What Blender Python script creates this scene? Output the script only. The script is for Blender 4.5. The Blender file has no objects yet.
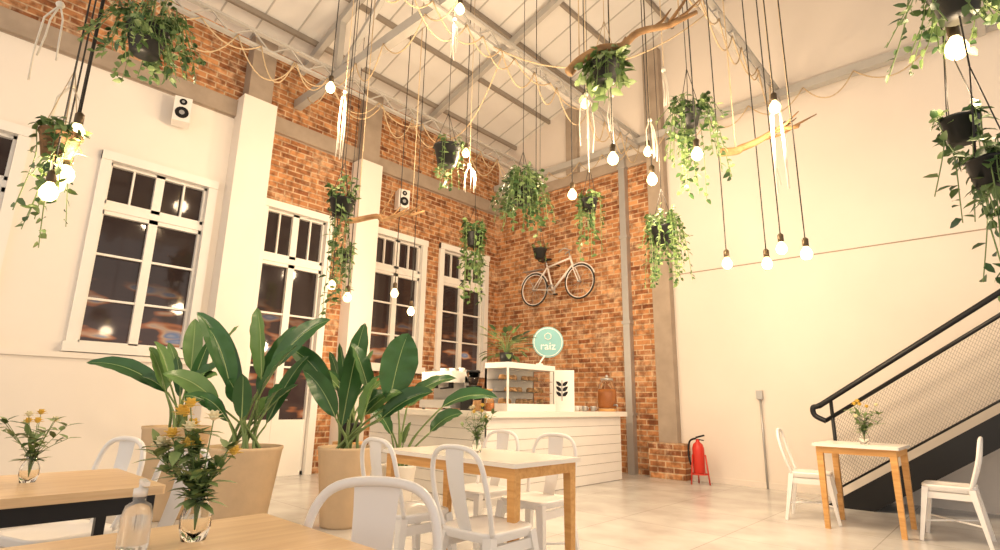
import bpy, math, random
from mathutils import Vector, Matrix
random.seed(7)
sc = bpy.context.scene
rad = math.radians
V = Vector

# ------------------------------------------------------------------ camera
cam = bpy.data.cameras.new("camera"); cam.lens = 19.73; cam.sensor_width = 36; cam.clip_start = 0.05
camo = bpy.data.objects.new("camera", cam); sc.collection.objects.link(camo)
M3 = Matrix.Rotation(rad(42.9), 3, 'Z') @ Matrix.Rotation(rad(103.1), 3, 'X') @ Matrix.Rotation(rad(1.07), 3, 'Z')
camo.matrix_world = Matrix.Translation((0, 0, 1.07)) @ M3.to_4x4()
sc.camera = camo

# ------------------------------------------------------------------ materials
MATS = {}
def mat(name, col, rough=0.5, metal=0.0, var=0.08, scale=6.0, emit=0, trans=0, bump=0, ior=1.45):
    if name in MATS: return MATS[name]
    m = bpy.data.materials.new(name); m.use_nodes = True
    nt = m.node_tree; b = nt.nodes["Principled BSDF"]
    b.inputs["Roughness"].default_value = rough; b.inputs["Metallic"].default_value = metal
    b.inputs["IOR"].default_value = ior
    tc = nt.nodes.new("ShaderNodeTexCoord"); nz = nt.nodes.new("ShaderNodeTexNoise")
    nz.inputs["Scale"].default_value = scale; nz.inputs["Detail"].default_value = 5
    nt.links.new(tc.outputs["Object"], nz.inputs["Vector"])
    mx = nt.nodes.new("ShaderNodeMix"); mx.data_type = 'RGBA'
    mx.inputs[6].default_value = (*[c*(1-var) for c in col], 1)
    mx.inputs[7].default_value = (*[min(1, c*(1+var)) for c in col], 1)
    nt.links.new(nz.outputs["Fac"], mx.inputs[0]); nt.links.new(mx.outputs[2], b.inputs["Base Color"])
    if emit:
        b.inputs["Emission Color"].default_value = (*col, 1); b.inputs["Emission Strength"].default_value = emit
    if trans: b.inputs["Transmission Weight"].default_value = trans
    if bump:
        bp = nt.nodes.new("ShaderNodeBump"); bp.inputs["Strength"].default_value = bump; bp.inputs["Distance"].default_value = 0.02
        nt.links.new(nz.outputs["Fac"], bp.inputs["Height"]); nt.links.new(bp.outputs[0], b.inputs["Normal"])
    MATS[name] = m
    return m

def brick_mat(name, axis):
    m = bpy.data.materials.new(name); m.use_nodes = True
    nt = m.node_tree; N = nt.nodes; L = nt.links; b = N["Principled BSDF"]; b.inputs["Roughness"].default_value = 0.9
    tc = N.new("ShaderNodeTexCoord"); sp = N.new("ShaderNodeSeparateXYZ"); cb = N.new("ShaderNodeCombineXYZ")
    L.new(tc.outputs["Object"], sp.inputs[0]); L.new(sp.outputs[axis], cb.inputs[0]); L.new(sp.outputs[2], cb.inputs[1])
    br = N.new("ShaderNodeTexBrick"); L.new(cb.outputs[0], br.inputs["Vector"])
    br.inputs["Scale"].default_value = 1; br.inputs["Brick Width"].default_value = .26; br.inputs["Row Height"].default_value = .085
    br.inputs["Mortar Size"].default_value = .012; br.inputs["Mortar Smooth"].default_value = .4; br.inputs["Bias"].default_value = 0
    br.inputs["Color1"].default_value = (.28, .095, .035, 1); br.inputs["Color2"].default_value = (.66, .31, .125, 1)
    br.inputs["Mortar"].default_value = (.64, .45, .28, 1)
    nz = N.new("ShaderNodeTexNoise"); nz.inputs["Scale"].default_value = 2.6; nz.inputs["Detail"].default_value = 9; nz.inputs["Roughness"].default_value = .78
    L.new(tc.outputs["Object"], nz.inputs["Vector"])
    rp = N.new("ShaderNodeValToRGB"); rp.color_ramp.elements[0].position = .51; rp.color_ramp.elements[1].position = .69
    rp.color_ramp.elements[0].color = (0, 0, 0, 1); rp.color_ramp.elements[1].color = (.75, .75, .75, 1)
    L.new(nz.outputs["Fac"], rp.inputs[0])
    mx = N.new("ShaderNodeMix"); mx.data_type = 'RGBA'; L.new(rp.outputs[0], mx.inputs[0])
    L.new(br.outputs["Color"], mx.inputs[6]); mx.inputs[7].default_value = (.78, .56, .36, 1)
    n2 = N.new("ShaderNodeTexNoise"); n2.inputs["Scale"].default_value = 9; n2.inputs["Detail"].default_value = 6; L.new(tc.outputs["Object"], n2.inputs["Vector"])
    m2 = N.new("ShaderNodeMix"); m2.data_type = 'RGBA'; m2.blend_type = 'MULTIPLY'; m2.inputs[0].default_value = .8
    r2 = N.new("ShaderNodeValToRGB"); r2.color_ramp.elements[0].position = .36; r2.color_ramp.elements[0].color = (.38, .30, .26, 1); r2.color_ramp.elements[1].position = .56
    L.new(n2.outputs["Fac"], r2.inputs[0]); L.new(mx.outputs[2], m2.inputs[6]); L.new(r2.outputs[0], m2.inputs[7])
    L.new(m2.outputs[2], b.inputs["Base Color"])
    bp = N.new("ShaderNodeBump"); bp.invert = True; bp.inputs["Strength"].default_value = .6; bp.inputs["Distance"].default_value = .012
    L.new(br.outputs["Fac"], bp.inputs["Height"]); L.new(bp.outputs[0], b.inputs["Normal"])
    return m

def night_glow_mat():  # dark pane with blurred night-street glow painted in as noise-coloured emission
    m = bpy.data.materials.new("night_glass_painted_glow"); m.use_nodes = True
    nt = m.node_tree; N = nt.nodes; L = nt.links; b = N["Principled BSDF"]; b.inputs["Roughness"].default_value = .05
    b.inputs["Base Color"].default_value = (.02, .013, .012, 1)
    tc = N.new("ShaderNodeTexCoord"); mp = N.new("ShaderNodeMapping"); mp.inputs["Scale"].default_value = (1, 1.0, 3.2)
    nz = N.new("ShaderNodeTexNoise"); nz.inputs["Scale"].default_value = 1.5; nz.inputs["Detail"].default_value = 2
    L.new(tc.outputs["Object"], mp.inputs[0]); L.new(mp.outputs[0], nz.inputs["Vector"])
    r = N.new("ShaderNodeValToRGB"); e = r.color_ramp.elements
    e[0].position = .3; e[0].color = (.035, .02, .018, 1); e[1].position = .52; e[1].color = (.07, .035, .025, 1)
    for p, c in ((.57, (.55, .16, .05, 1)), (.62, (.75, .42, .22, 1)), (.67, (.20, .25, .34, 1)), (.75, (.8, .6, .45, 1))):
        k = e.new(p); k.color = c
    L.new(nz.outputs["Fac"], r.inputs[0])
    sp = N.new("ShaderNodeSeparateXYZ"); L.new(tc.outputs["Object"], sp.inputs[0])
    mr = N.new("ShaderNodeMapRange"); mr.inputs[1].default_value = 1.9; mr.inputs[2].default_value = 2.5; mr.inputs[3].default_value = .8; mr.inputs[4].default_value = 0  # painted glow fades out above the lower panes
    L.new(sp.outputs[2], mr.inputs[0])
    mx = N.new("ShaderNodeMix"); mx.data_type = 'RGBA'; L.new(mr.outputs[0], mx.inputs[0]); mx.inputs[6].default_value = (.02, .011, .008, 1); L.new(r.outputs[0], mx.inputs[7])
    L.new(mx.outputs[2], b.inputs["Emission Color"]); b.inputs["Emission Strength"].default_value = .85
    return m

def floor_mat():
    m = bpy.data.materials.new("floor_polished_concrete"); m.use_nodes = True
    nt = m.node_tree; N = nt.nodes; L = nt.links; b = N["Principled BSDF"]; b.inputs["Roughness"].default_value = .24
    tc = N.new("ShaderNodeTexCoord"); br = N.new("ShaderNodeTexBrick"); L.new(tc.outputs["Object"], br.inputs["Vector"])
    br.offset = 0; br.inputs["Scale"].default_value = 1; br.inputs["Brick Width"].default_value = 1; br.inputs["Row Height"].default_value = 1
    br.inputs["Mortar Size"].default_value = .005
    br.inputs["Color1"].default_value = (.62, .60, .575, 1); br.inputs["Color2"].default_value = (.59, .57, .545, 1); br.inputs["Mortar"].default_value = (.44, .41, .385, 1)
    nz = N.new("ShaderNodeTexNoise"); nz.inputs["Scale"].default_value = 2.4; nz.inputs["Detail"].default_value = 9
    L.new(tc.outputs["Object"], nz.inputs["Vector"])
    r2 = N.new("ShaderNodeValToRGB"); r2.color_ramp.elements[0].position = .3; r2.color_ramp.elements[0].color = (.76, .74, .72, 1); r2.color_ramp.elements[1].position = .65
    L.new(nz.outputs["Fac"], r2.inputs[0])
    m2 = N.new("ShaderNodeMix"); m2.data_type = 'RGBA'; m2.blend_type = 'MULTIPLY'; m2.inputs[0].default_value = 1
    L.new(br.outputs["Color"], m2.inputs[6]); L.new(r2.outputs[0], m2.inputs[7]); L.new(m2.outputs[2], b.inputs["Base Color"])
    return m

def wood_mat(name, c1, c2, scale=(1, 12, 12), rough=.45):
    m = bpy.data.materials.new(name); m.use_nodes = True
    nt = m.node_tree; N = nt.nodes; L = nt.links; b = N["Principled BSDF"]; b.inputs["Roughness"].default_value = rough
    tc = N.new("ShaderNodeTexCoord"); mp = N.new("ShaderNodeMapping"); mp.inputs["Scale"].default_value = scale
    nz = N.new("ShaderNodeTexNoise"); nz.inputs["Scale"].default_value = 3; nz.inputs["Detail"].default_value = 6; nz.inputs["Distortion"].default_value = .6
    L.new(tc.outputs["Object"], mp.inputs[0]); L.new(mp.outputs[0], nz.inputs["Vector"])
    r = N.new("ShaderNodeValToRGB"); r.color_ramp.elements[0].position = .3; r.color_ramp.elements[0].color = (*c1, 1)
    r.color_ramp.elements[1].position = .7; r.color_ramp.elements[1].color = (*c2, 1)
    L.new(nz.outputs["Fac"], r.inputs[0]); L.new(r.outputs[0], b.inputs["Base Color"])
    return m

WHITE = mat("wall_white_plaster", (.86, .79, .71), .85, var=.03, scale=2, bump=.1)
WHITE2 = mat("wall_pink_white_plaster", (.77, .69, .61), .85, var=.05, scale=1.5, bump=.1)
CEIL = mat("ceiling_white_panel", (.75, .72, .68), .8, var=.03)
CONC = mat("concrete", (.38, .30, .23), .85, var=.25, scale=5, bump=.3)
STEEL = mat("steel_beam_grey", (.47, .445, .41), .5, .1, var=.1)
PURL = mat("purlin_brown_grey", (.31, .265, .22), .6, .1, var=.1)
SEAM = mat("ceiling_seam", (.48, .45, .41), .8)
GALV = mat("galvanised_metal", (.48, .47, .46), .4, .6, var=.1)
BRL = brick_mat("brick_side", 1); BRB = brick_mat("brick_rear", 0)
FLOOR = floor_mat()
WPAINT = mat("white_paint", (.86, .82, .76), .4, var=.02)
CHAIRW = mat("chair_white_enamel", (.82, .79, .76), .28, .0, var=.02)
GLASSD = night_glow_mat()
OAK = wood_mat("oak", (.56, .27, .075), (.74, .42, .15))
OAKT = wood_mat("table_wood_top", (.62, .40, .21), (.76, .54, .31), (12, 1, 12), .3)
TOPW = mat("table_white_top", (.84, .78, .70), .22, var=.02)
BLACK = mat("black_metal", (.012, .012, .013), .4, .3, var=.1)
POTBL = mat("black_plastic_pot", (.012, .012, .012), .45, var=.2)
POTBG = mat("beige_fibre_pot", (.62, .45, .28), .7, var=.12, scale=9, bump=.15)
SOIL = mat("soil", (.05, .03, .02), .95, var=.4, scale=30)
LEAF1 = mat("leaf_green_dark", (.045, .10, .03), .4, var=.4, scale=5)
LEAF2 = mat("leaf_green_mid", (.11, .18, .055), .4, var=.35, scale=7)
LEAF3 = mat("leaf_green_light", (.23, .32, .12), .45, var=.3, scale=7)
LEAFB = mat("leaf_big_green", (.038, .115, .034), .3, var=.5, scale=4)
LEAFB2 = mat("leaf_big_green_light", (.13, .24, .07), .3, var=.35, scale=4)
RIB = mat("leaf_midrib", (.34, .44, .18), .5)
STEM = mat("leaf_stem", (.18, .26, .09), .5, var=.2)
ROPE = mat("jute_rope", (.56, .42, .26), .9, var=.2, scale=30)
CORDW = mat("white_cotton_cord", (.80, .73, .62), .9, var=.05)
CORD = mat("black_cord", (.02, .018, .016), .6)
TWIG = wood_mat("driftwood", (.22, .11, .04), (.42, .24, .10), (3, 3, 3), .7)
BULB = mat("bulb_glow", (1.0, .74, .34), .3, emit=5, var=0)
BRASS = mat("lamp_socket", (.10, .07, .04), .4, .6)
GLASS = mat("clear_glass", (.97, .98, .97), .03, trans=1, var=0, ior=1.2)
YEL = mat("yellow_petals", (.90, .62, .14), .6, var=.2)
CREAM = mat("cream_petals", (.90, .83, .60), .6, var=.1)
RED = mat("red_enamel", (.58, .035, .02), .35)
TEAL = mat("teal_sign", (.20, .42, .43), .5, var=.03)
AMBER = mat("iced_tea", (.50, .18, .05), .15, var=.3, scale=15)
BROWN = mat("coco_fibre", (.20, .11, .05), .95, var=.4, scale=30, bump=.5)

# ------------------------------------------------------------------ mesh builder
class MB:
    def __init__(s): s.v = []; s.f = []; s.m = []; s.sm = []; s.mats = []
    def mi(s, m):
        if m not in s.mats: s.mats.append(m)
        return s.mats.index(m)
    def add(s, vs, fs, m, smooth=False):
        o = len(s.v); s.v += [tuple(x) for x in vs]; k = s.mi(m)
        for f in fs: s.f.append([i+o for i in f]); s.m.append(k); s.sm.append(smooth)
    def box(s, x0, x1, y0, y1, z0, z1, m):
        s.add([(x0,y0,z0),(x1,y0,z0),(x1,y1,z0),(x0,y1,z0),(x0,y0,z1),(x1,y0,z1),(x1,y1,z1),(x0,y1,z1)],
              [(0,3,2,1),(4,5,6,7),(0,1,5,4),(1,2,6,5),(2,3,7,6),(3,0,4,7)], m)
    def beam(s, p, q, w, h, m, w2=None, h2=None, up=(0, 0, 1)):
        p, q = V(p), V(q); t = (q-p).normalized(); u = V(up)
        if abs(t.dot(u)) > .97: u = V((0, 1, 0))
        a = t.cross(u).normalized(); b = a.cross(t).normalized(); w2 = w if w2 is None else w2; h2 = h if h2 is None else h2
        vs = []
        for c, ww, hh in ((p, w, h), (q, w2, h2)):
            for i, j in ((-1, -1), (1, -1), (1, 1), (-1, 1)): vs.append(c+a*ww/2*i+b*hh/2*j)
        s.add(vs, [(0,1,2,3),(7,6,5,4),(0,4,5,1),(1,5,6,2),(2,6,7,3),(3,7,4,0)], m)
    def tube(s, pts, r, m, n=8, closed=False, cap=True):
        pts = [V(p) for p in pts]; N = len(pts); rs = r if isinstance(r, (list, tuple)) else [r]*N
        vs = []; a = None
        for i, p in enumerate(pts):
            if closed: t = pts[(i+1) % N]-pts[i-1]
            else: t = pts[min(i+1, N-1)]-pts[max(i-1, 0)]
            t.normalize()
            if a is None: a = t.orthogonal().normalized()
            a = (a-t*a.dot(t)); a = a.normalized() if a.length > 1e-5 else t.orthogonal().normalized()
            b = t.cross(a)
            for k in range(n):
                an = 2*math.pi*k/n; vs.append(p+(a*math.cos(an)+b*math.sin(an))*rs[i])
        fs = []
        for i in range(N if closed else N-1):
            j = (i+1) % N
            for k in range(n): fs.append((i*n+k, i*n+(k+1) % n, j*n+(k+1) % n, j*n+k))
        if cap and not closed: fs.append(tuple(range(n))[::-1]); fs.append(tuple((N-1)*n+k for k in range(n)))
        s.add(vs, fs, m, True)
    def lathe(s, prof, c, m, n=24, smooth=True, sq=0):
        vs = []; c = V(c)
        for r, z in prof:
            for k in range(n):
                a = 2*math.pi*k/n; vs.append(c+V((r*math.cos(a), r*math.sin(a), z)))
        fs = [(i*n+k, i*n+(k+1) % n, (i+1)*n+(k+1) % n, (i+1)*n+k) for i in range(len(prof)-1) for k in range(n)]
        s.add(vs, fs, m, smooth)
    def sphere(s, c, r, m, n=10, sz=1):
        s.lathe([(max(1e-4, r*math.sin(math.pi*i/n)), -r*sz*math.cos(math.pi*i/n)) for i in range(n+1)], c, m, n)
    def leaf(s, b, d, nrm, L, W, m, fold=.25, droop=.2):
        b = V(b); d = V(d).normalized(); w = d.cross(V(nrm))
        if w.length < 1e-3: w = d.orthogonal()
        w.normalize(); u = w.cross(d)
        def q(t, x): return b+d*(L*t)+w*(x*W)+u*(abs(x)*W*fold-droop*L*t*t)
        s.add([q(0,0), q(.3,-.5), q(.7,-.38), q(1,0), q(.7,.38), q(.3,.5), q(.3,0), q(.7,0)],
              [(0,6,1),(1,6,7,2),(2,7,3),(3,7,4),(4,7,6,5),(5,6,0)], m, True)
    def blade(s, b, e, nrm, W, m, sag=.12, n=14, fold=.18):
        b, e = V(b), V(e); L = (e-b).length; pts = []
        for i in range(n+1):
            t = i/n; pts.append(b.lerp(e, t)+V((0, 0, 1))*(sag*L*4*t*(1-t)))
        vs = []; C = 7
        for i, p in enumerate(pts):
            t = i/n; tg = (pts[min(i+1, n)]-pts[max(i-1, 0)]).normalized(); w = tg.cross(V(nrm)).normalized(); u = w.cross(tg)
            ww = W*.5*(math.sin(math.pi*min(1, t**.8))**.72 if 0 < t < 1 else 0)
            for j in range(C):
                x = (j/(C-1)-.5)*2
                rip = .035*W*math.sin(t*26+x*1.5)*abs(x)
                vs.append(p+w*ww*x+u*(abs(x)*ww*fold+rip)+tg*(abs(x)*W*.12))
        fs = [(i*C+j, i*C+j+1, (i+1)*C+j+1, (i+1)*C+j) for i in range(n) for j in range(C-1)]
        s.add(vs, fs, m, True)
        s.tube(pts, [.006*(1-.8*i/n) for i in range(n+1)], RIB, 5)
    def fin(s, name, loc=(0, 0, 0), rz=0, parent=None):
        me = bpy.data.meshes.new(name); me.from_pydata(s.v, [], s.f)
        for m in s.mats: me.materials.append(m)
        me.polygons.foreach_set("material_index", s.m); me.polygons.foreach_set("use_smooth", s.sm); me.update()
        o = bpy.data.objects.new(name, me); sc.collection.objects.link(o); o.location = loc; o.rotation_euler = (0, 0, rz)
        if parent: o.parent = parent
        return o

def cat(pts, k=6, closed=False):
    pts = [V(p) for p in pts]; out = []; n = len(pts)
    for i in range(n-1):
        p0 = pts[max(i-1, 0)]; p1 = pts[i]; p2 = pts[i+1]; p3 = pts[min(i+2, n-1)]
        for j in range(k):
            t = j/k
            out.append(.5*((2*p1)+(p2-p0)*t+(2*p0-5*p1+4*p2-p3)*t*t+(3*p1-p0-3*p2+p3)*t**3))
    out.append(pts[-1]); return out

# ------------------------------------------------------------------ room shell
XL, YB = -7.77, 8.27
XR, YF = 3.6, -3.5
EAVE, SL, RX = 6.35, .32, -3.0
def roofz(x): return EAVE+SL*(x-XL) if x < RX else EAVE+SL*(RX-XL)-SL*(x-RX)
RZ = roofz(RX)
b = MB(); b.box(XL-.3, XR, YF, YB+.3, -.1, 0, FLOOR); b.fin("floor")

WINS = [(-.72, .46, 1.63, 3.88), (1.30, 2.46, 1.63, 3.88), (5.16, 6.22, 1.63, 3.9), (6.72, 7.88, 1.63, 3.95)]
DOOR = (3.26, 4.26, 0, 3.85)
b = MB(); T = .32
ys = sorted({YF, YB, 3.13} | {w[i] for w in WINS+[DOOR] for i in (0, 1)}); zs = sorted({0, 5.0, 5.3, EAVE} | {w[i] for w in WINS+[DOOR] for i in (2, 3)})
for i in range(len(ys)-1):
    for j in range(len(zs)-1):
        yc, zc = (ys[i]+ys[i+1])/2, (zs[j]+zs[j+1])/2
        if any(w[0] < yc < w[1] and w[2] < zc < w[3] for w in WINS+[DOOR]): continue
        m = BRL
        if yc < 3.13 and zc < 5.0: m = WHITE
        elif 5.0 < zc < 5.3: m = CONC
        b.box(XL-T, XL, ys[i], ys[i+1], zs[j], zs[j+1], m)
b.fin("wall_left")
b = MB(); b.box(XL, XL+.06, YF, YB, 5.02, 5.27, CONC); b.fin("trim_1")
b = MB(); b.box(XL, XL+.28, 2.65, 3.13, 0, 5.3, WHITE); b.box(XL, XL+.22, 2.72, 3.06, 5.3, EAVE, CONC)
b.fin("pilaster")
b = MB(); b.box(XL, XL+.28, 4.62, 5.04, 0, 5.0, WHITE); b.box(XL, XL+.22, 4.68, 5.0, 5.0, EAVE, CONC)
b.fin("pilaster")

b = MB()
def gpoly(x0, x1, z0, m):
    xs = [x0]+([RX] if x0 < RX < x1 else [])+[x1]
    top = [(x, roofz(x)) for x in xs]
    f = [(x, YB, z) for x, z in [(x0, z0), (x1, z0)]+top[::-1]]; n = len(f)
    r = [(x, YB+.3, z) for x, _, z in f]
    b.add(f+r, [tuple(range(n)), tuple(range(2*n-1, n-1, -1))]+[(i, i+n, (i+1) % n+n, (i+1) % n) for i in range(n)], m)
b.box(XL, -4.0, YB, YB+.3, 0, 5.35, BRB)
gpoly(XL, -4.0, 5.35, WHITE2)
gpoly(-4.0, XR, 0, WHITE2)
b.fin("wall_back")
b = MB(); b.box(-4.15, -3.85, YB-.14, YB, .5, 7.3, CONC); b.box(-4.3, -3.72, YB-.2, YB, 0, .52, BRB); b.fin("concrete_post")
b = MB(); b.box(-5.88, -5.62, YB-.1, YB, 5.42, roofz(-5.88)-.12, CONC); b.fin("concrete_post")
b = MB(); b.box(XL, -4.15, YB-.05, YB, 5.22, 5.42, CONC); b.fin("trim_2")
b = MB(); b.box(-3.85, XR, YB-.012, YB, 3.13, 3.142, CONC); b.box(-3.7, XR, YB-.02, YB, 0, .08, WHITE2); b.fin("trim_3")
b = MB(); b.box(XL, XL+.09, YF, 2.65, 1.47, 1.53, WHITE); b.box(XL, XL+.05, YF, 2.65, 0, 1.47, WHITE); b.fin("trim_4")
b = MB()
for x0, x1 in ((XL-.3, RX), (RX, XR)):
    b.add([(x0, YF, roofz(x0)), (x1, YF, roofz(x1)), (x1, YB+.3, roofz(x1)), (x0, YB+.3, roofz(x0)),
           (x0, YF, roofz(x0)+.12), (x1, YF, roofz(x1)+.12), (x1, YB+.3, roofz(x1)+.12), (x0, YB+.3, roofz(x0)+.12)],
          [(0,3,2,1),(4,5,6,7),(0,1,5,4),(1,2,6,5),(2,3,7,6),(3,0,4,7)], CEIL)
y = YF+.2
while y < YB:
    b.beam((XL+.02, y, roofz(XL+.02)-.006), (RX, y, RZ-.006), .02, .012, SEAM); b.beam((RX, y, RZ-.006), (XR, y, roofz(XR)-.006), .02, .012, SEAM); y += .5
b.fin("ceiling")
b = MB()
x = XL+.5
while x < XR:
    if abs(x-RX) > .2: b.beam((x, YF, roofz(x)-.045), (x, YB-.01, roofz(x)-.045), .05, .08, PURL)
    x += .92
b.box(RX-.08, RX+.08, YF, YB-.01, RZ-.16, RZ-.02, PURL)
for y in (1.0, 3.55, 6.0):
    b.beam((XL+.02, y, roofz(XL)-.15), (RX, y, RZ-.16), .08, .12, STEEL)
    b.beam((RX, y, RZ-.16), (XR, y, roofz(XR)-.16), .08, .12, STEEL)
b.fin("roof_rafters")
b = MB(); ZG = 5.6
def lattice(p, q, h=.2, step=.25, m=STEEL):
    p, q = V(p), V(q); n = max(2, int((q-p).length/step)); up = V((0, 0, h/2))
    b.beam(p+up, q+up, .07, .035, m); b.beam(p-up, q-up, .07, .035, m)
    for i in range(n):
        a = p.lerp(q, i/n); c = p.lerp(q, (i+1)/n); s = 1 if i % 2 else -1
        b.beam(a+up*s, c-up*s, .018, .018, m)
for x in (-6.6, -4.3, -2.0, .3): lattice((x, YF, ZG), (x, YB-.12, ZG))
b.beam((XL+.02, 3.55, ZG), (XR, 3.55, ZG), .12, .14, STEEL)
b.beam((XL+.02, YB-.12, ZG), (XR, YB-.12, ZG), .12, .12, STEEL)
for x in (-6.6, -4.3, -2.0, .3):
    b.beam((x, 3.55, ZG), (x, 3.55, roofz(x)-.1), .09, .09, STEEL)
for x0, x1 in ((-6.6, -4.3), (-2.0, -3.9)): b.beam((x0, 3.55, ZG), (x1, 3.55, roofz(x1)-.15), .07, .07, STEEL)
b.fin("steel_truss")
b = MB(); b.box(-4.72, -4.60, YB-.12, YB-.003, 0, 5.5, GALV)
for z in (.9, 2.4, 3.9, 5.2): b.box(-4.74, -4.58, YB-.13, YB-.003, z, z+.05, GALV)
b.fin("downpipe")
b = MB(); b.tube([(-2.65, YB-.03, 0), (-2.65, YB-.03, 1.2)], .014, GALV); b.box(-2.69, -2.61, YB-.06, YB-.003, 1.18, 1.3, GALV); b.fin("electrical_conduit")

# ------------------------------------------------------------------ windows / door
def window(name, y0, y1, z0, z1, door=False):
    b = MB(); c = .09
    x0, x1 = XL-.02, XL+.05
    b.box(x0, x1, y0-c, y0+.02, z0-(0 if door else c), z1+c, WPAINT); b.box(x0, x1, y1-.02, y1+c, z0-(0 if door else c), z1+c, WPAINT)
    b.box(x0, x1+.02, y0-c, y1+c, z1-.02, z1+c, WPAINT)
    if not door: b.box(x0, x1+.06, y0-c-.03, y1+c+.03, z0-c, z0+.02, WPAINT)
    tz = z0+(z1-z0)*(.80 if door else .74)
    xf0, xf1 = XL-.1, XL-.04; ym = (y0+y1)/2
    b.box(xf0, xf1+.02, y0, y1, tz-.04, tz+.04, WPAINT)
    b.box(XL-.14, XL-.105, y0, y1, z0, z1, GLASSD)
    for z_0, z_1, rows in ((z0, tz-.04, 4 if door else 3), (tz+.04, z1, 1)):
        for a, e in ((y0, ym), (ym, y1)):
            w = .05
            b.box(xf0, xf1, a, a+w, z_0, z_1, WPAINT); b.box(xf0, xf1, e-w, e, z_0, z_1, WPAINT)
            b.box(xf0, xf1, a, e, z_0, z_0+w, WPAINT); b.box(xf0, xf1, a, e, z_1-w, z_1, WPAINT)
            for r in range(1, rows):
                zz = z_0+(z_1-z_0)*r/rows; b.box(xf0+.01, xf1-.01, a, e, zz-.013, zz+.013, WPAINT)
            if rows == 1: b.box(xf0+.01, xf1-.01, (a+e)/2-.011, (a+e)/2+.011, z_0, z_1, WPAINT)
            if door and rows > 1: b.box(xf0+.005, xf1-.005, a, e, z_0, z_0+.75, WPAINT)
    if door:
        for s in (-.05, .05): b.tube([(xf1, ym+s, 1.05), (xf1+.05, ym+s, 1.05), (xf1+.05, ym+s*2.6, 1.05)], .01, GALV, 8)
    return b.fin(name)
for i, w in enumerate(WINS): window("window_%d" % (i+1), *w)
window("door_1", DOOR[0], DOOR[1], 0, DOOR[3], True)

# ------------------------------------------------------------------ speakers
def speaker(y, z):
    b = MB(); b.box(-.1, .1, -.10, .10, -.17, .17, WPAINT)
    for zz, r in ((-.05, .08), (.1, .045)):
        for rr, xx, m in ((r, .104, BLACK), (r*.4, .110, GALV)):
            n = 16; b.add([(xx, rr*math.cos(2*math.pi*k/n), zz+rr*math.sin(2*math.pi*k/n)) for k in range(n)], [tuple(range(n))], m)
    b.box(-.2, -.1, -.03, .03, -.05, .05, BLACK)
    b.fin("wall_speaker", (XL+.2, y, z), rad(-15))
speaker(1.93, 4.72); speaker(5.55, 4.55)

# ------------------------------------------------------------------ chairs
def rrect(w, d, r, z, n=4):
    out = []
    for cx, cy, a0 in ((w/2-r, d/2-r, 0), (-w/2+r, d/2-r, 90), (-w/2+r, -d/2+r, 180), (w/2-r, -d/2+r, 270)):
        for i in range(n+1):
            a = rad(a0+90*i/n); out.append((cx+r*math.cos(a), cy+r*math.sin(a), z))
    return out
def chair(x, y, rz):
    b = MB()
    rings = [rrect(.34, .34, .06, .405), rrect(.37, .37, .07, .44), rrect(.365, .365, .07, .455), rrect(.32, .32, .06, .447)]
    n = len(rings[0]); vs = sum(rings, [])
    b.add(vs, [(i*n+k, i*n+(k+1) % n, (i+1)*n+(k+1) % n, (i+1)*n+k) for i in range(3) for k in range(n)]+[tuple(3*n+k for k in range(n))], CHAIRW, True)
    for sx in (-1, 1):
        for sy in (-1, 1):
            b.beam((sx*.155, sy*.155, .43), (sx*.215, sy*.225, 0), .055, .045, CHAIRW, .03, .025)
        b.tube([(sx*.2, -.2, .16), (-sx*.2, .2, .16)], .008, CHAIRW, 6)
        b.beam((sx*.17, -.17, .37), (sx*.17, .17, .37), .015, .05, CHAIRW)
    hoop = cat([(-.165, .15, .44), (-.185, .19, .56), (-.185, .225, .68), (-.165, .245, .78), (-.11, .255, .835), (0, .26, .85),
                (.11, .255, .835), (.165, .245, .78), (.185, .225, .68), (.185, .19, .56), (.165, .15, .44)], 4)
    b.tube(hoop, .0135, CHAIRW, 8)
    sp = []
    for i in range(7):
        t = i/6; z = .44+.40*t; yy = .16+.1*math.sin(t*math.pi/2); w = .045+.02*t
        sp += [(-w, yy, z), (-w*.5, yy+.006, z), (w*.5, yy+.006, z), (w, yy, z)]
    b.add(sp, [(i*4+j, i*4+j+1, (i+1)*4+j+1, (i+1)*4+j) for i in range(6) for j in range(3)], CHAIRW, True)
    b.fin("metal_dining_chair", (x, y, 0), rz)
chair(-1.19, .76, rad(38))
chair(-2.12, 2.22, rad(182)); chair(-2.74, 2.20, rad(176)); chair(-2.50, 3.08, rad(4)); chair(-3.04, 3.08, 0)
chair(-.54, 6.35, rad(-90)); chair(-1.64, 6.42, rad(98))
chair(-3.40, .64, rad(18)); chair(-2.70, .70, rad(14))

# ------------------------------------------------------------------ tables
def table(name, x0, x1, y0, y1, top, leg, lw=.055, apron=True, th=.025, h=.75):
    b = MB(); cx, cy = (x0+x1)/2, (y0+y1)/2; w, d = x1-x0, y1-y0
    r0 = rrect(w, d, .012, h-th); r1 = rrect(w, d, .012, h); n = len(r0)
    b.add(r0+r1, [(k, (k+1) % n, (k+1) % n+n, k+n) for k in range(n)]+[tuple(range(n))[::-1], tuple(range(n, 2*n))], top)
    i = .025
    for sx in (-1, 1):
        for sy in (-1, 1):
            lx, ly = sx*(w/2-i-lw/2), sy*(d/2-i-lw/2)
            b.beam((lx, ly, h-th), (lx, ly, 0), lw, lw, leg, lw*.72, lw*.72)
    if apron:
        for sy in (-1, 1): b.box(-w/2+i, w/2-i, sy*(d/2-i-.012)-.011, sy*(d/2-i-.012)+.011, h-th-.06, h-th-.001, leg)
        for sx in (-1, 1): b.box(sx*(w/2-i-.012)-.011, sx*(w/2-i-.012)+.011, -d/2+i, d/2-i, h-th-.06, h-th-.001, leg)
    b.fin(name, (cx, cy, 0))
table("dining_table", -3.23, -2.03, 2.33, 2.95, TOPW, OAK)
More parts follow.
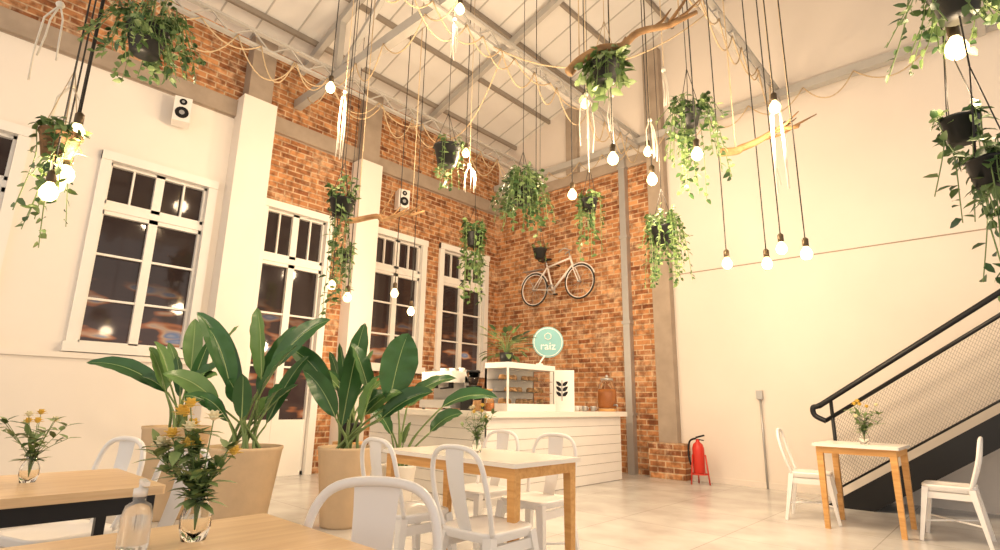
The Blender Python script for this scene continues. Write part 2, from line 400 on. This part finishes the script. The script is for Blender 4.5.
table("dining_table", -1.5, -.82, 6.0, 6.68, TOPW, OAK)
table("dining_table", -3.03, -2.36, -.5, .75, OAKT, BLACK, .04, th=.03)
table("dining_table", -1.63, -.85, -.6, .785, OAKT, OAK, th=.03)

# ------------------------------------------------------------------ vases
def flowers(x, y, z, s=1.0, yellow=6, name="flower_vase", n=16, spread=.12):
    b = MB(); rn = random.Random(int(x*100)+int(y*77))
    prof = [(.001, 0), (.028, 0), (.036, .03), (.036, .06), (.02, .10), (.018, .12), (.023, .125), (.019, .122), (.015, .10), (.032, .06), (.032, .03), (.001, .008)]
    b.lathe([(r*s, h*s) for r, h in prof], (0, 0, 0), GLASS, 20)
    for i in range(n):
        bloom = i < yellow
        a = rn.uniform(0, 6.28); sp = rn.uniform(.02, spread)*s; hh = (rn.uniform(.20, .33) if bloom else rn.uniform(.15, .27))*s
        e = V((sp*math.cos(a), sp*math.sin(a), hh)); pts = cat([(0, 0, .02*s), (e.x*.2, e.y*.2, .12*s), e], 4)
        b.tube(pts, .0016*s, STEM, 4)
        for k in range(4 if bloom else 8):
            q = pts[min(len(pts)-1, 3+k)]; d = V((rn.uniform(-1, 1), rn.uniform(-1, 1), rn.uniform(-.1, .8)))
            b.leaf(q, d, (0, 0, 1), rn.uniform(.035, .075)*s, .026*s, rn.choice([LEAF2, LEAF3, LEAF3]))
        if bloom:
            pm = YEL if i % 3 else CREAM
            for ring, el in ((9, .2), (8, .8), (6, 2.2)):
                for k in range(ring):
                    an = k*6.283/ring+el; d = V((math.cos(an), math.sin(an), el)); b.leaf(e, d, (0, 0, 1), .026*s, .019*s, pm, droop=.1)
            b.sphere(e+V((0, 0, .006)), .010*s, pm, 8)
    b.fin(name, (x, y, z))
flowers(-1.44, .53, .75, .92, 15, n=32, spread=.11)
flowers(-2.75, .40, .75, .85, 5)
flowers(-1.12, 6.3, .75, 1.2, 6)
flowers(-2.65, 2.66, .75, .9, 6)
b = MB()
b.lathe([(.001, 0), (.028, 0), (.030, .01), (.030, .07), (.024, .09), (.012, .098), (.012, .108), (.001, .108)], (0, 0, 0), mat("bottle_clear_plastic", (.9, .9, .88), .15, trans=.85, var=0), 20)
b.lathe([(.001, .108), (.014, .108), (.014, .124), (.005, .126), (.005, .14), (.001, .14)], (0, 0, 0), WPAINT, 16)
b.beam((0, 0, .14), (.035, 0, .136), .012, .009, WPAINT)
b.fin("sanitizer_bottle", (-1.43, .405, .75))

# ------------------------------------------------------------------ counter
b = MB()
XC = -4.45; YC0, YC1 = 4.6, 7.5
PL = mat("counter_white_planks", (.82, .77, .71), .5, var=.04); GR = mat("plank_groove", (.38, .33, .29), .9)
b.box(XC-.6, XC-.012, YC0+.012, YC1, 0, .90, GR); b.box(-6.7, XC-.6, YC0+.012, YC0+.6, 0, .90, GR)
for i in range(7):
    z0 = .006+i*.128; z1 = z0+.122
    b.box(XC-.012, XC, YC0, YC1+.0, z0, z1, PL); b.box(-6.7, XC, YC0, YC0+.012, z0, z1, PL)
    b.box(XC-.6, XC, YC1, YC1+.012, z0, z1, PL)
b.box(XC-.66, XC+.07, YC0-.07, YC1+.1, .90, .97, TOPW); b.box(-6.75, XC-.6, YC0-.07, YC0+.66, .90, .97, TOPW)
b.fin("service_counter")
CAKE = mat("baked_goods", (.46, .25, .10), .7, var=.4, scale=20)
b = MB(); cy0, cy1, cx0, cx1 = 5.15, 6.12, -5.02, -4.62
b.box(cx0, cx1, cy0, cy1, .97, 1.06, WPAINT); b.box(cx0, cx1, cy0, cy1, 1.50, 1.57, WPAINT); b.box(cx0, cx0+.02, cy0, cy1, 1.06, 1.5, WPAINT)
for yy in (cy0, cy1-.02):
    for xx in (cx0, cx1-.02): b.box(xx, xx+.02, yy, yy+.02, 1.06, 1.5, WPAINT)
for zz in (1.20, 1.35): b.box(cx0+.02, cx1-.04, cy0+.02, cy1-.02, zz, zz+.008, GLASS)
b.box(cx1-.008, cx1-.003, cy0+.02, cy1-.02, 1.06, 1.5, GLASS)
for i in range(8):
    for zz in (1.06, 1.208, 1.358):
        if (i+int(zz*10)) % 4: b.lathe([(.001, 0), (.045, 0), (.05, .03), (.035, .06), (.001, .065)], (-4.80, cy0+.09+i*.11, zz), CAKE, 12)
b.fin("pastry_display_case")
b = MB(); b.box(-.17, .17, -.015, .015, 0, .56, WPAINT)
for s in (-1, 1):
    for k in range(3): b.leaf((s*.008, -.02, .20+k*.07), (s*.8, 0, .7), (0, -1, 0), .10, .05, BLACK, 0, 0)
b.tube([(0, -.02, .14), (0, -.02, .42)], .004, BLACK, 6)
b.fin("menu_board", (-4.66, 6.33, .97), rad(35))
b = MB()
b.lathe([(.001, 0), (.22, 0), (.22, .03), (.001, .03)], (0, 0, 0), TEAL, 40, False)
b.lathe([(.195, .031), (.203, .034), (.203, .031)], (0, 0, 0), WPAINT, 40)
for k in range(6):
    a = k*math.pi/3+.52; a2 = a+math.pi/3
    b.tube([(.05*math.cos(a), .08+.05*math.sin(a), .034), (.05*math.cos(a2), .08+.05*math.sin(a2), .034)], .005, WPAINT, 5)
o = b.fin("round_cafe_sign", (-4.82, 6.22, 1.92)); o.rotation_euler = (rad(90), 0, rad(36))
tx = bpy.data.curves.new("sign_text", 'FONT'); tx.body = "raiz"; tx.size = .15; tx.align_x = 'CENTER'; tx.align_y = 'CENTER'; tx.extrude = .002
to = bpy.data.objects.new("sign_text", tx); sc.collection.objects.link(to); to.data.materials.append(WPAINT); to.parent = o; to.location = (0, -.06, .034)
b = MB(); b.tube([(0, 0, 0), (0, 0, .04)], .05, WPAINT, 16); b.tube([(0, 0, .04), (.01, .10, .15)], .012, WPAINT, 8); b.fin("sign_stand", (-4.84, 6.05, 1.57))
b = MB(); b.box(-.22, .22, -.3, .3, .02, .12, GALV); b.box(-.22, -.02, -.3, .3, .12, .42, GALV); b.box(-.22, .2, -.3, .3, .34, .48, WPAINT)
for yy in (-.15, .15): b.tube([(.08, yy, .34), (.08, yy, .27)], .035, BLACK, 12); b.tube([(.08, yy, .28), (.26, yy, .26)], .012, BLACK, 8)
for sx in (-.18, .18):
    for sy in (-.26, .26): b.tube([(sx, sy, 0), (sx, sy, .03)], .02, BLACK, 8)
for i in range(6): b.lathe([(.001, 0), (.03, 0), (.04, .05), (.036, .05), (.001, .01)], (-.12+.1*(i % 2), -.22+.09*i, .48), WPAINT, 12)
b.fin("espresso_machine", (-5.50, 4.95, .97), rad(-90))
b = MB(); b.box(-.09, .09, -.12, .12, 0, .2, BLACK); b.box(-.06, .1, -.06, .06, .2, .3, BLACK); b.lathe([(.05, .3), (.09, .46), (.001, .46)], (0, 0, 0), GLASS, 18); b.lathe([(.001, .46), (.092, .46), (.08, .49), (.001, .49)], (0, 0, 0), BLACK, 18)
b.lathe([(.001, .31), (.048, .31), (.07, .4), (.001, .4)], (0, 0, 0), SOIL, 16)
b.fin("coffee_grinder", (-5.0, 4.92, .97))
for i, (x, y, h_) in enumerate([(-4.72, 4.72, .2), (-4.6, 4.82, .15), (-4.75, 4.95, .24)]):
    b = MB(); b.lathe([(.001, 0), (.05, 0), (.052, .02), (.052, h_*.8), (.04, h_*.9), (.04, h_)], (0, 0, 0), GLASS, 18)
    b.lathe([(.001, .005), (.046, .005), (.046, h_*.6), (.001, h_*.6)], (0, 0, 0), [CAKE, AMBER, CAKE][i], 16); b.lathe([(.001, h_+.02), (.045, h_+.02), (.045, h_), (.001, h_)], (0, 0, 0), OAK, 16)
    b.fin("glass_storage_jar", (x, y, .97))
b = MB(); b.lathe([(.001, 0), (.11, 0), (.11, .03), (.001, .03)], (0, 0, 0), OAK, 24)
b.lathe([(.001, .035), (.085, .035), (.11, .07), (.11, .2), (.10, .24), (.001, .24)], (0, 0, 0), AMBER, 24)
b.lathe([(.115, .03), (.118, .2), (.10, .29), (.07, .32), (.07, .34)], (0, 0, 0), GLASS, 24)
b.lathe([(.001, .36), (.078, .36), (.08, .34), (.001, .34)], (0, 0, 0), GALV, 24); b.sphere((0, 0, .38), .02, GALV, 8)
b.tube([(.1, -.02, .07), (.16, -.03, .07), (.16, -.03, .05)], .01, GALV, 8)
o = b.fin("beverage_dispenser", (-4.55, 7.32, .97)); o.scale = (1.2, 1.2, 1.35)
for i, (x, y) in enumerate([(-4.62, 6.62), (-4.55, 6.72), (-4.66, 6.82), (-4.56, 6.95)]):
    b = MB(); b.lathe([(.001, 0), (.028, 0), (.04, .05), (.042, .075), (.038, .075), (.034, .04), (.001, .01)], (0, 0, 0), [WPAINT, GALV][i % 2], 18)
    b.tube(cat([(.04, 0, .06), (.062, 0, .055), (.06, 0, .03), (.036, 0, .022)], 4), .004, [WPAINT, GALV][i % 2], 6); b.fin("coffee_cup", (x, y, .97))

# ------------------------------------------------------------------ bicycle
b = MB(); BF = mat("bicycle_frame_silver", (.86, .78, .72), .3, .0); TY = mat("tyre_rubber", (.03, .028, .025), .7)
def bp(x, z, y=0): return V((x, y, z))
RW, FW, BBp, ST, HT, HB = bp(-.53, 0), bp(.53, .03), bp(-.08, -.06), bp(-.22, .45), bp(.33, .50), bp(.38, .36)
for c in (RW, FW):
    b.tube([c+V((.315*math.cos(a*math.pi/18), 0, .315*math.sin(a*math.pi/18))) for a in range(36)], .017, TY, 8, True)
    b.tube([c+V((.295*math.cos(a*math.pi/18), 0, .295*math.sin(a*math.pi/18))) for a in range(36)], .01, BF, 6, True)
    for k in range(18):
        a = k*math.pi/9; b.tube([c+V((0, .02*(-1)**k, 0)), c+V((.29*math.cos(a), 0, .29*math.sin(a)))], .002, GALV, 3)
    b.tube([c-V((0, .05, 0)), c+V((0, .05, 0))], .022, GALV, 10)
    b.tube([c+V((.345*math.cos(a*math.pi/18), 0, .345*math.sin(a*math.pi/18))) for a in range(2, 17)], .012, BF, 6)
for p, q, r in ((BBp, ST, .019), (BBp, HB, .022), (ST*.9+BBp*.1, HT, .019), (HB, HT+V((-.01, 0, .04)), .022)): b.tube([p, q], r, BF)
for s in (-.045, .045):
    o_ = V((0, s, 0)); b.tube([BBp, RW+o_], .011, BF); b.tube([ST*.92+BBp*.08, RW+o_], .011, BF); b.tube(cat([HB, HB+V((.05, s, -.1)), FW+o_], 4), .013, BF)
b.tube([ST, ST+V((-.03, 0, .09))], .012, GALV)
b.beam(ST+V((-.16, 0, .11)), ST+V((.1, 0, .10)), .15, .05, BLACK, .04, .03)
b.tube([HT, HT+V((-.03, 0, .14))], .012, GALV)
b.tube(cat([HT+V((-.18, -.11, .12)), HT+V((-.06, -.11, .17)), HT+V((-.0, 0, .15)), HT+V((-.06, .08, .17)), HT+V((-.18, .08, .12))], 5), .011, GALV)
b.tube([BBp+V((.09*math.cos(a*math.pi/10), -.05, .09*math.sin(a*math.pi/10))) for a in range(20)], .008, GALV, 6, True)
for s in (1, -1):
    e = BBp+V((.12*s, -.05*s, -.11*s)); b.tube([BBp+V((0, -.05*s, 0)), e], .009, GALV); b.beam(e+V((-.04, -.03*s, 0)), e+V((.04, -.03*s, 0)), .05, .02, BLACK)
b.beam(RW+V((-.25, 0, .38)), RW+V((.2, 0, .38)), .1, .012, GALV); b.tube([RW+V((-.2, 0, .37)), RW], .006, GALV)
b.tube([bp(0, .42, 0), bp(0, .42, .13)], .012, BLACK)
b.fin("bicycle", (-6.10, YB-.145, 3.22))

# ------------------------------------------------------------------ fire extinguisher
b = MB()
b.lathe([(.001, .12), (.065, .12), (.075, .14), (.075, .42), (.06, .47), (.025, .5), (.022, .53), (.001, .53)], (0, 0, 0), RED, 20)
b.beam((-.02, 0, .55), (.09, 0, .58), .025, .02, BLACK); b.beam((-.02, 0, .53), (.08, 0, .52), .02, .012, BLACK)
b.tube(cat([(-.02, 0, .54), (-.1, -.02, .5), (-.12, -.03, .35), (-.09, -.04, .22)], 5), .012, BLACK, 8)
for a in range(3):
    c = a*2.09; b.tube([(.09*math.cos(c), .09*math.sin(c), .35), (.13*math.cos(c), .13*math.sin(c), 0)], .01, RED, 6)
b.tube([(.1*math.cos(k*.314), .1*math.sin(k*.314), .12) for k in range(20)], .009, RED, 6, True)
o = b.fin("fire_extinguisher", (-3.46, 7.95, 0)); o.scale = (1.1, 1.1, 1.15)

# ------------------------------------------------------------------ staircase
b = MB(); S = .657; x0 = -1.62; x1 = 2.4; yf, yb = 7.40, 8.18
for yy in (yf, yb):
    b.add([(x0-.12, yy-.025, 0), (x0+.32, yy-.025, 0), (x1, yy-.025, (x1-x0)*S-.21), (x1, yy-.025, (x1-x0)*S+.08), (x0-.12, yy-.025, .02),
           (x0-.12, yy+.025, 0), (x0+.32, yy+.025, 0), (x1, yy+.025, (x1-x0)*S-.21), (x1, yy+.025, (x1-x0)*S+.08), (x0-.12, yy+.025, .02)],
          [(0,1,2,3,4),(9,8,7,6,5),(0,5,6,1),(1,6,7,2),(2,7,8,3),(3,8,9,4),(4,9,5,0)], BLACK)
n = int((x1-x0)*S/.175)
for i in range(n):
    zz = .175*(i+1)-.06; xx = x0+zz/S; b.box(xx-.02, xx+.27, yf+.025, yb-.025, zz, zz+.035, BLACK)
    b.box(xx-.02, xx-.005, yf+.025, yb-.025, max(0, zz-.17), zz, BLACK)
def sz(x, o): return (x-x0)*S+o
rail = cat([(x0-.05, yf, .93), (x0-.16, yf, .99), (x0-.17, yf, 1.08), (x0-.08, yf, sz(x0-.08, 1.17)), (x0+.3, yf, sz(x0+.3, 1.17)), (x1, yf, sz(x1, 1.17))], 6)
b.tube(rail, .03, BLACK, 10)
b.tube([(x0-.06, yf, sz(x0, .93)), (x1, yf, sz(x1, .95))], .022, BLACK, 8)
b.tube([(x0+.02, yf, .12), (x0+.02, yf, sz(x0, 1.17))], .02, BLACK, 8)
for xx in (1.1, 2.3): b.tube([(xx, yf, sz(xx, 0)), (xx, yf, sz(xx, 1.17))], .018, BLACK, 8)
b.tube([(x0, yf, sz(x0, .2)), (x1, yf, sz(x1, .2))], .012, BLACK, 6)
MESH = mat("expanded_metal_mesh", (.36, .31, .26), .5, .3)
lo, hi = .2, .93; step = .034; xx = x0-1.2
def clip(xa, za, xb, zb):
    if xb <= x0+.02: return
    if xa < x0+.02:
        t = (x0+.02-xa)/(xb-xa); za = za+(zb-za)*t; xa = x0+.02
    b.beam((xa, yf, za), (xb, yf, zb), .004, .006, MESH, up=(0, 1, 0))
while xx < x1-.5:
    clip(xx, sz(xx, lo), xx+.5, sz(xx+.5, hi)); xa = xx; clip(xa, sz(xa, hi), xa+.5, sz(xa+.5, lo)); xx += step
b.fin("metal_staircase")

# ------------------------------------------------------------------ large potted plants
CR = V((.7325, .6807, 0)); CF = V((.6807, -.7325, 0))
def pot(b, r, h, m=POTBG):
    b.lathe([(.001, 0), (r*.68, 0), (r*.72, .02), (r*.98, h-.03), (r, h-.02), (r, h), (r*.93, h), (r*.9, h-.05)], (0, 0, 0), m, 32)
    b.lathe([(.001, h-.05), (r*.92, h-.05)], (0, 0, 0), SOIL, 32)
def bigplant(name, x, y, r, h, leaves, m=POTBG, extra=4, z=0, wk=.86):
    b = MB(); pot(b, r, h, m); rn = random.Random(int(abs(x)*91))
    lv = list(leaves)
    for i in range(extra):
        a = rn.uniform(-.4, .4); lv.append((a*.4, h+.15+rn.random()*.25, a*1.3, h+.4+rn.random()*.45, .12+.06*rn.random(), rn.uniform(-.4, .4)))
    for a0, z0, a1, z1, w, bb in lv:
        s = CR*a0+CF*(bb*.5)+V((0, 0, z0)); e = CR*a1+CF*bb+V((0, 0, z1)); o = V((rn.uniform(-.4, .4)*r, rn.uniform(-.4, .4)*r, h-.05))
        mid = o.lerp(s, .5); mid.x = mid.x*.6+o.x*.2; mid.y = mid.y*.6+o.y*.2
        b.tube(cat([o, mid, s], 5), [.014]*6+[.009]*5, STEM, 6)
        nr = CF*rn.uniform(.3, 1)+V((0, 0, .55))+CR*rn.uniform(-.6, .6)
        b.blade(s, e, nr, w*wk, rn.choice([LEAFB, LEAFB, LEAFB2]), sag=.07+.06*rn.random(), fold=rn.uniform(.1, .6))
    b.fin(name, (x, y, z))
bigplant("potted_strelitzia", -4.90, 2.12, .31, .67, [
    (-.06, 1.05, -.50, 1.78, .24, .1), (.06, 1.2, -.08, 1.86, .22, -.1), (.14, 1.3, .62, 1.76, .22, .0), (-.2, 1.0, -.62, 1.25, .2, .25),
    (.1, 1.05, .42, 1.5, .22, .2), (-.1, 1.1, -.28, 1.62, .2, .3), (.2, .95, .38, 1.15, .18, .3), (-.12, .92, -.4, 1.08, .16, .3), (0, 1.1, .25, 1.72, .2, -.2)], extra=7)
bigplant("potted_strelitzia", -4.50, 2.86, .25, .66, [
    (-.05, .80, .10, 1.74, .26, .1), (.36, 1.02, .50, 1.64, .40, .1), (.2, 1.1, .03, 1.55, .22, .2), (-.15, 1.1, -.58, 1.52, .22, .1),
    (-.08, .9, -.35, 1.3, .22, .25), (.3, .9, .75, 1.15, .22, .1), (.45, 1.0, .95, 1.28, .2, 0), (.15, .85, .3, 1.25, .2, .3)], extra=4)
bigplant("potted_strelitzia", -5.85, 1.88, .29, .80, [
    (-.1, 1.1, -.80, 1.36, .2, .2), (.05, 1.3, .02, 1.8, .2, 0), (.2, 1.2, .45, 1.75, .2, 0), (-.1, 1.1, -.25, 1.5, .2, .2), (.1, 1.05, .4, 1.35, .2, .2)], extra=6)
bigplant("potted_strelitzia", -4.72, 3.62, .18, .44, [
    (.05, 1.0, .35, 1.25, .2, 0), (.3, .75, .62, .95, .22, .1), (.4, 1.0, .98, 1.12, .2, 0), (-.05, 1.1, .1, 1.55, .2, 0)], mat("white_ceramic_pot", (.78, .72, .64), .5), extra=3)
b = MB()
for a in range(3):
    c = a*2.09+.4; b.tube([(.13*math.cos(c), .13*math.sin(c), .6), (.17*math.cos(c), .17*math.sin(c), 0)], .014, OAK, 8)
b.lathe([(.001, .6), (.17, .6), (.17, .63), (.001, .63)], (0, 0, 0), OAK, 24); b.fin("plant_stool", (-5.35, 3.42, 0))
bigplant("potted_palm", -5.35, 3.42, .13, .2, [(.0, .45, -.3, .75, .12, .1), (.02, .5, .1, .85, .12, 0), (.05, .45, .35, .7, .12, .1)], POTBL, 6, z=.63)

# ------------------------------------------------------------------ hanging plants
def hanging(p, r=.1, spread=.3, drop=.6, n=26, ls=.055, up=.12, potm=POTBL, cord=CORD, lm=(None,), name="hanging_plant", seed=0, fr=1.0, dens=.75):
    b = MB(); rn = random.Random(seed*13+5); p = V(p)
    h = r*1.5; tz = roofz(p.x)-p.z-.01
    b.lathe([(.001, -h/2), (r*.7, -h/2), (r*.98, h*.38), (r*1.05, h*.4), (r*1.05, h/2), (r*.92, h/2), (r*.9, h*.3), (.001, h*.3)], (0, 0, 0), potm, 20)
    k = h/2+.45
    for a in range(3):
        c = a*2.09; b.tube([(r*math.cos(c), r*math.sin(c), h/2-.01), (0, 0, k)], .0035, cord, 4)
    b.tube([(0, 0, k), (0, 0, tz)], .004, cord, 5)
    for i in range(n):
        a = rn.uniform(0, 6.283); sp = spread*rn.uniform(.35, 1); dr = drop*rn.random()**fr
        c, s_ = math.cos(a), math.sin(a)
        wob = rn.uniform(-.06, .06)
        pts = cat([(r*.5*c, r*.5*s_, h*.35), (r*.9*c+sp*.2*c, r*.9*s_+sp*.2*s_, h/2+up*rn.random()), (c*sp*.85, s_*sp*.85, h*.2-dr*.3), (c*sp+wob, s_*sp-wob, -dr)], 6)
        b.tube(pts, .003, STEM, 4, cap=False)
        L = sum((pts[j+1]-pts[j]).length for j in range(len(pts)-1)); m_ = max(5, int(L/(ls*dens)))
        for j in range(m_):
            t = (j+.6)/m_*(len(pts)-1); i0 = min(int(t), len(pts)-2); q = pts[i0].lerp(pts[i0+1], t-i0)
            d = V((rn.uniform(-1, 1), rn.uniform(-1, 1), rn.uniform(-.9, .5)))+V((c, s_, 0))*.4
            b.leaf(q, d, V((c, s_, .8)), ls*rn.uniform(.6, 1.3), ls*rn.uniform(.45, .8), rn.choice(lm))
    b.fin(name, tuple(p))
DK = (LEAF1, LEAF1, LEAF2, LEAF2, LEAF3); MD = (LEAF1, LEAF2, LEAF2, LEAF3); LT = (LEAF2, LEAF3, LEAF3)
hanging((-3.93, .73, 3.36), .12, .34, .22, 52, .052, .22, lm=MD, cord=ROPE, seed=1)
hanging((-4.18, .43, 2.58), .11, .12, .75, 18, .06, .06, lm=MD, cord=ROPE, seed=2, potm=BROWN)
hanging((-4.69, 4.06, 3.98), .16, .24, .38, 18, .07, .1, lm=MD, seed=3)
hanging((-5.2, 3.0, 3.13), .13, .12, 1.35, 13, .07, .25, lm=DK, seed=4, fr=.7)
hanging((-3.77, 4.41, 3.33), .13, .36, .42, 66, .07, .22, lm=DK, seed=5)
hanging((-3.56, 5.44, 3.47), .10, .17, .75, 18, .075, .12, lm=MD, seed=6, fr=.8)
hanging((-5.59, 5.44, 3.41), .13, .2, .95, 28, .085, .2, lm=DK, seed=7, fr=.7)
hanging((-5.37, 6.72, 3.43), .11, .1, .1, 8, .06, .12, lm=MD, seed=8)
hanging((-2.38, 3.94, 4.06), .13, .24, .26, 30, .12, .10, lm=LT, cord=ROPE, seed=9)
hanging((-1.9, 4.63, 3.71), .10, .32, .75, 40, .065, .16, lm=DK, seed=10)
hanging((-2.6, 5.41, 2.88), .13, .30, .55, 48, .055, .2, lm=DK, seed=11, fr=1.3)
hanging((-.02, 3.2, 2.36), .08, .10, .45, 11, .06, .08, lm=MD, seed=12, fr=.7)
hanging((.05, 3.0, 2.06), .08, .10, .65, 14, .06, .08, lm=MD, seed=13, fr=.7)
hanging((.05, 3.0, 2.90), .10, .26, .22, 28, .05, .15, lm=MD, cord=ROPE, seed=14)
hanging((-6.01, 3.59, 2.82), .08, .16, .7, 12, .07, .1, lm=MD, seed=15)
b = MB(); rn = random.Random(21); b.lathe([(.001, 0), (.07, 0), (.09, .14), (.08, .14), (.001, .12)], (0, 0, 0), POTBL, 18)
for i in range(46):
    a = rn.uniform(0, 6.28); e = V((math.cos(a)*rn.uniform(.1, .34), math.sin(a)*rn.uniform(.1, .30), rn.uniform(.10, .42))); pts = cat([(0, 0, .12), (e.x*.4, e.y*.4, e.z*.9), e], 4)
    b.tube(pts, .003, STEM, 4); b.leaf(e, e-V((0, 0, .2)), (0, 0, 1), .15, .075, rn.choice(DK))
b.fin("potted_houseplant", (-4.88, 5.40, 1.57))

# ------------------------------------------------------------------ pendant bulbs
def bulb(p, s=1.0, light=0):
    b = MB(); p = V(p)
    b.lathe([(.001, -.065), (.02, -.06), (.034, -.04), (.038, -.015), (.03, .012), (.016, .035), (.014, .045)], (0, 0, 0), BULB, 14)
    b.lathe([(.016, .04), (.02, .045), (.02, .10), (.008, .115), (.001, .115)], (0, 0, 0), BRASS, 12)
    b.tube([(0, 0, .11), (0, 0, roofz(p.x)-p.z-.01)], .0045, CORD, 5)
    o = b.fin("pendant_bulb", tuple(p)); o.scale = (s, s, 1.1)
    if light:
        l = bpy.data.lights.new("bulb_light", 'POINT'); l.energy = light*1.55; l.color = (1, .75, .48); l.shadow_soft_size = .12
        lo_ = bpy.data.objects.new("bulb_light", l); sc.collection.objects.link(lo_); lo_.parent = o; lo_.location = (0, 0, -.22)
for x, y, z, L in [(-4.17, .5, 2.71, 60), (-4.17, .49, 2.42, 0), (-4.37, .48, 2.41, 0), (-4.08, .42, 2.26, 0), (-4.87, 2.56, 4.29, 60), (-2.34, 3.96, 3.21, 50),
                   (-3.16, 4.5, 3.24, 0), (-2.23, 4.47, 3.15, 60), (-1.71, 4.27, 3.17, 0), (-3.73, 3.32, 5.1, 28), (-1.89, 5.27, 2.44, 0), (-1.56, 5.38, 2.41, 70),
                   (-1.38, 5.22, 2.49, 0), (-1.15, 5.07, 2.37, 0), (-1.22, 4.85, 3.68, 25), (-5.55, 3.38, 2.24, 0), (-5.66, 4.12, 2.42, 0), (-5.69, 4.42, 2.23, 50),
                   (.02, 3.2, 2.80, 16), (-5.73, 3.27, 2.39, 0), (-4.68, 4.36, 4.14, 50), (-2.71, 5.36, 3.91, 60), (-3.04, 4.59, 4.30, 0), (-4.41, 5.43, 3.95, 60)]:
    bulb((x, y, z), 1.3, L)

# ------------------------------------------------------------------ driftwood branches
def branch(pa, pb, r=.035, seed=1):
    pa, pb = V(pa), V(pb); rn = random.Random(seed); c = (pa+pb)/2; b = MB(); n = 7
    pts = [pa.lerp(pb, i/n)+V((rn.uniform(-1, 1), rn.uniform(-1, 1), rn.uniform(-1, 1)))*.05 for i in range(n+1)]
    pp = cat(pts, 4); b.tube([q-c for q in pp], [r*(1.1-.7*i/len(pp)) for i in range(len(pp))], TWIG, 8)
    for i in range(5):
        q = pp[rn.randrange(4, len(pp)-2)]; d = (pb-pa).normalized()+V((rn.uniform(-.6, .6), rn.uniform(-.6, .6), rn.uniform(-.2, .9)))
        L = rn.uniform(.15, .32); b.tube([q-c, q-c+d*L*.5, q-c+d*L+V((0, 0, .05))], [r*.45, r*.3, r*.12], TWIG, 6)
    for t in (4, len(pp)-5):
        q = pp[t]; b.tube([q-c, V((q.x-c.x, q.y-c.y, roofz(q.x)-c.z-.01))], .006, ROPE, 5)
    b.fin("driftwood_branch", tuple(c))
branch((-2.71, 3.72, 4.14), (-1.56, 4.22, 4.48), .045, 2)
branch((-1.72, 4.91, 3.43), (-1.09, 5.19, 3.59), .04, 3)
branch((-5.48, 3.31, 3.13), (-5.17, 4.10, 3.36), .035, 4)

# ------------------------------------------------------------------ rope swags and hanging cords
b = MB(); rn = random.Random(5)
def swag(p, q, sag, m=ROPE, r=.009):
    p, q = V(p), V(q); b.tube([p.lerp(q, i/12)-V((0, 0, sag*4*(i/12)*(1-i/12))) for i in range(13)], r, m, 5)
for x in (-6.6, -4.3, -2.0):
    for rep in range(2):
        y = .6+rep*.3
        while y < 7.6:
            st = rn.uniform(.45, .9); swag((x+.05, y, ZG-.1), (x+.05, min(8.1, y+st), ZG-.1), rn.uniform(.15, .45)); y += st
x = -7.3
while x < .4:
    st = rn.uniform(.5, .85); swag((x, 3.48, ZG-.06), (x+st, 3.48, ZG-.06), rn.uniform(.15, .4)); x += st
x = -7.6
while x < -.6:
    st = rn.uniform(.5, .85); swag((x, YB-.2, ZG-.05), (x+st, YB-.2, ZG-.05), rn.uniform(.12, .3)); x += st
for p, q in (((-6.6, 5.5, ZG-.1), (-4.3, 4.6, ZG-.1)), ((-4.3, 4.4, ZG-.1), (-2.0, 5.6, ZG-.1))): swag(p, q, .5)
b.fin("rope_garland")
def cords(p, L, k=6, m=CORDW):
    b = MB(); p = V(p); rn = random.Random(int(p.x*100))
    for i in range(k):
        a = V((rn.uniform(-.06, .06), rn.uniform(-.06, .06), 0)); l = L*rn.uniform(.6, 1)
        b.tube([(0, 0, 0), a+V((0, 0, -.1)), a*1.2+V((rn.uniform(-.02, .02), 0, -l*.6)), a*1.1+V((0, rn.uniform(-.02, .02), -l))], .006, m, 5)
    b.sphere((0, 0, 0), .025, m, 8)
    b.tube([(0, 0, 0), (0, 0, roofz(p.x)-p.z-.01)], .004, ROPE, 5)
    b.fin("macrame_cord", tuple(p))
for x, y, z, L, k in [(-3.74, 3.25, 4.93, .5, 5), (-4.88, 2.74, 4.31, .8, 6), (-2.97, 4.51, 4.33, .9, 6), (-2.54, 4.31, 4.06, .6, 4), (-1.25, 4.95, 3.74, .9, 6),
                      (-2.45, 4.92, 4.01, .5, 4), (-4.72, 4.47, 4.01, .5, 5), (-4.28, .44, 3.05, .5, 4), (-4.19, .29, 3.52, .6, 3), (-2.09, 4.54, 4.26, .6, 3)]:
    cords((x, y, z), L, k)

# ------------------------------------------------------------------ light
w = bpy.data.worlds.new("world"); sc.world = w; w.use_nodes = True
w.node_tree.nodes["Background"].inputs[0].default_value = (1, .90, .80, 1); w.node_tree.nodes["Background"].inputs[1].default_value = 1.08
sc.view_settings.view_transform = 'Standard'
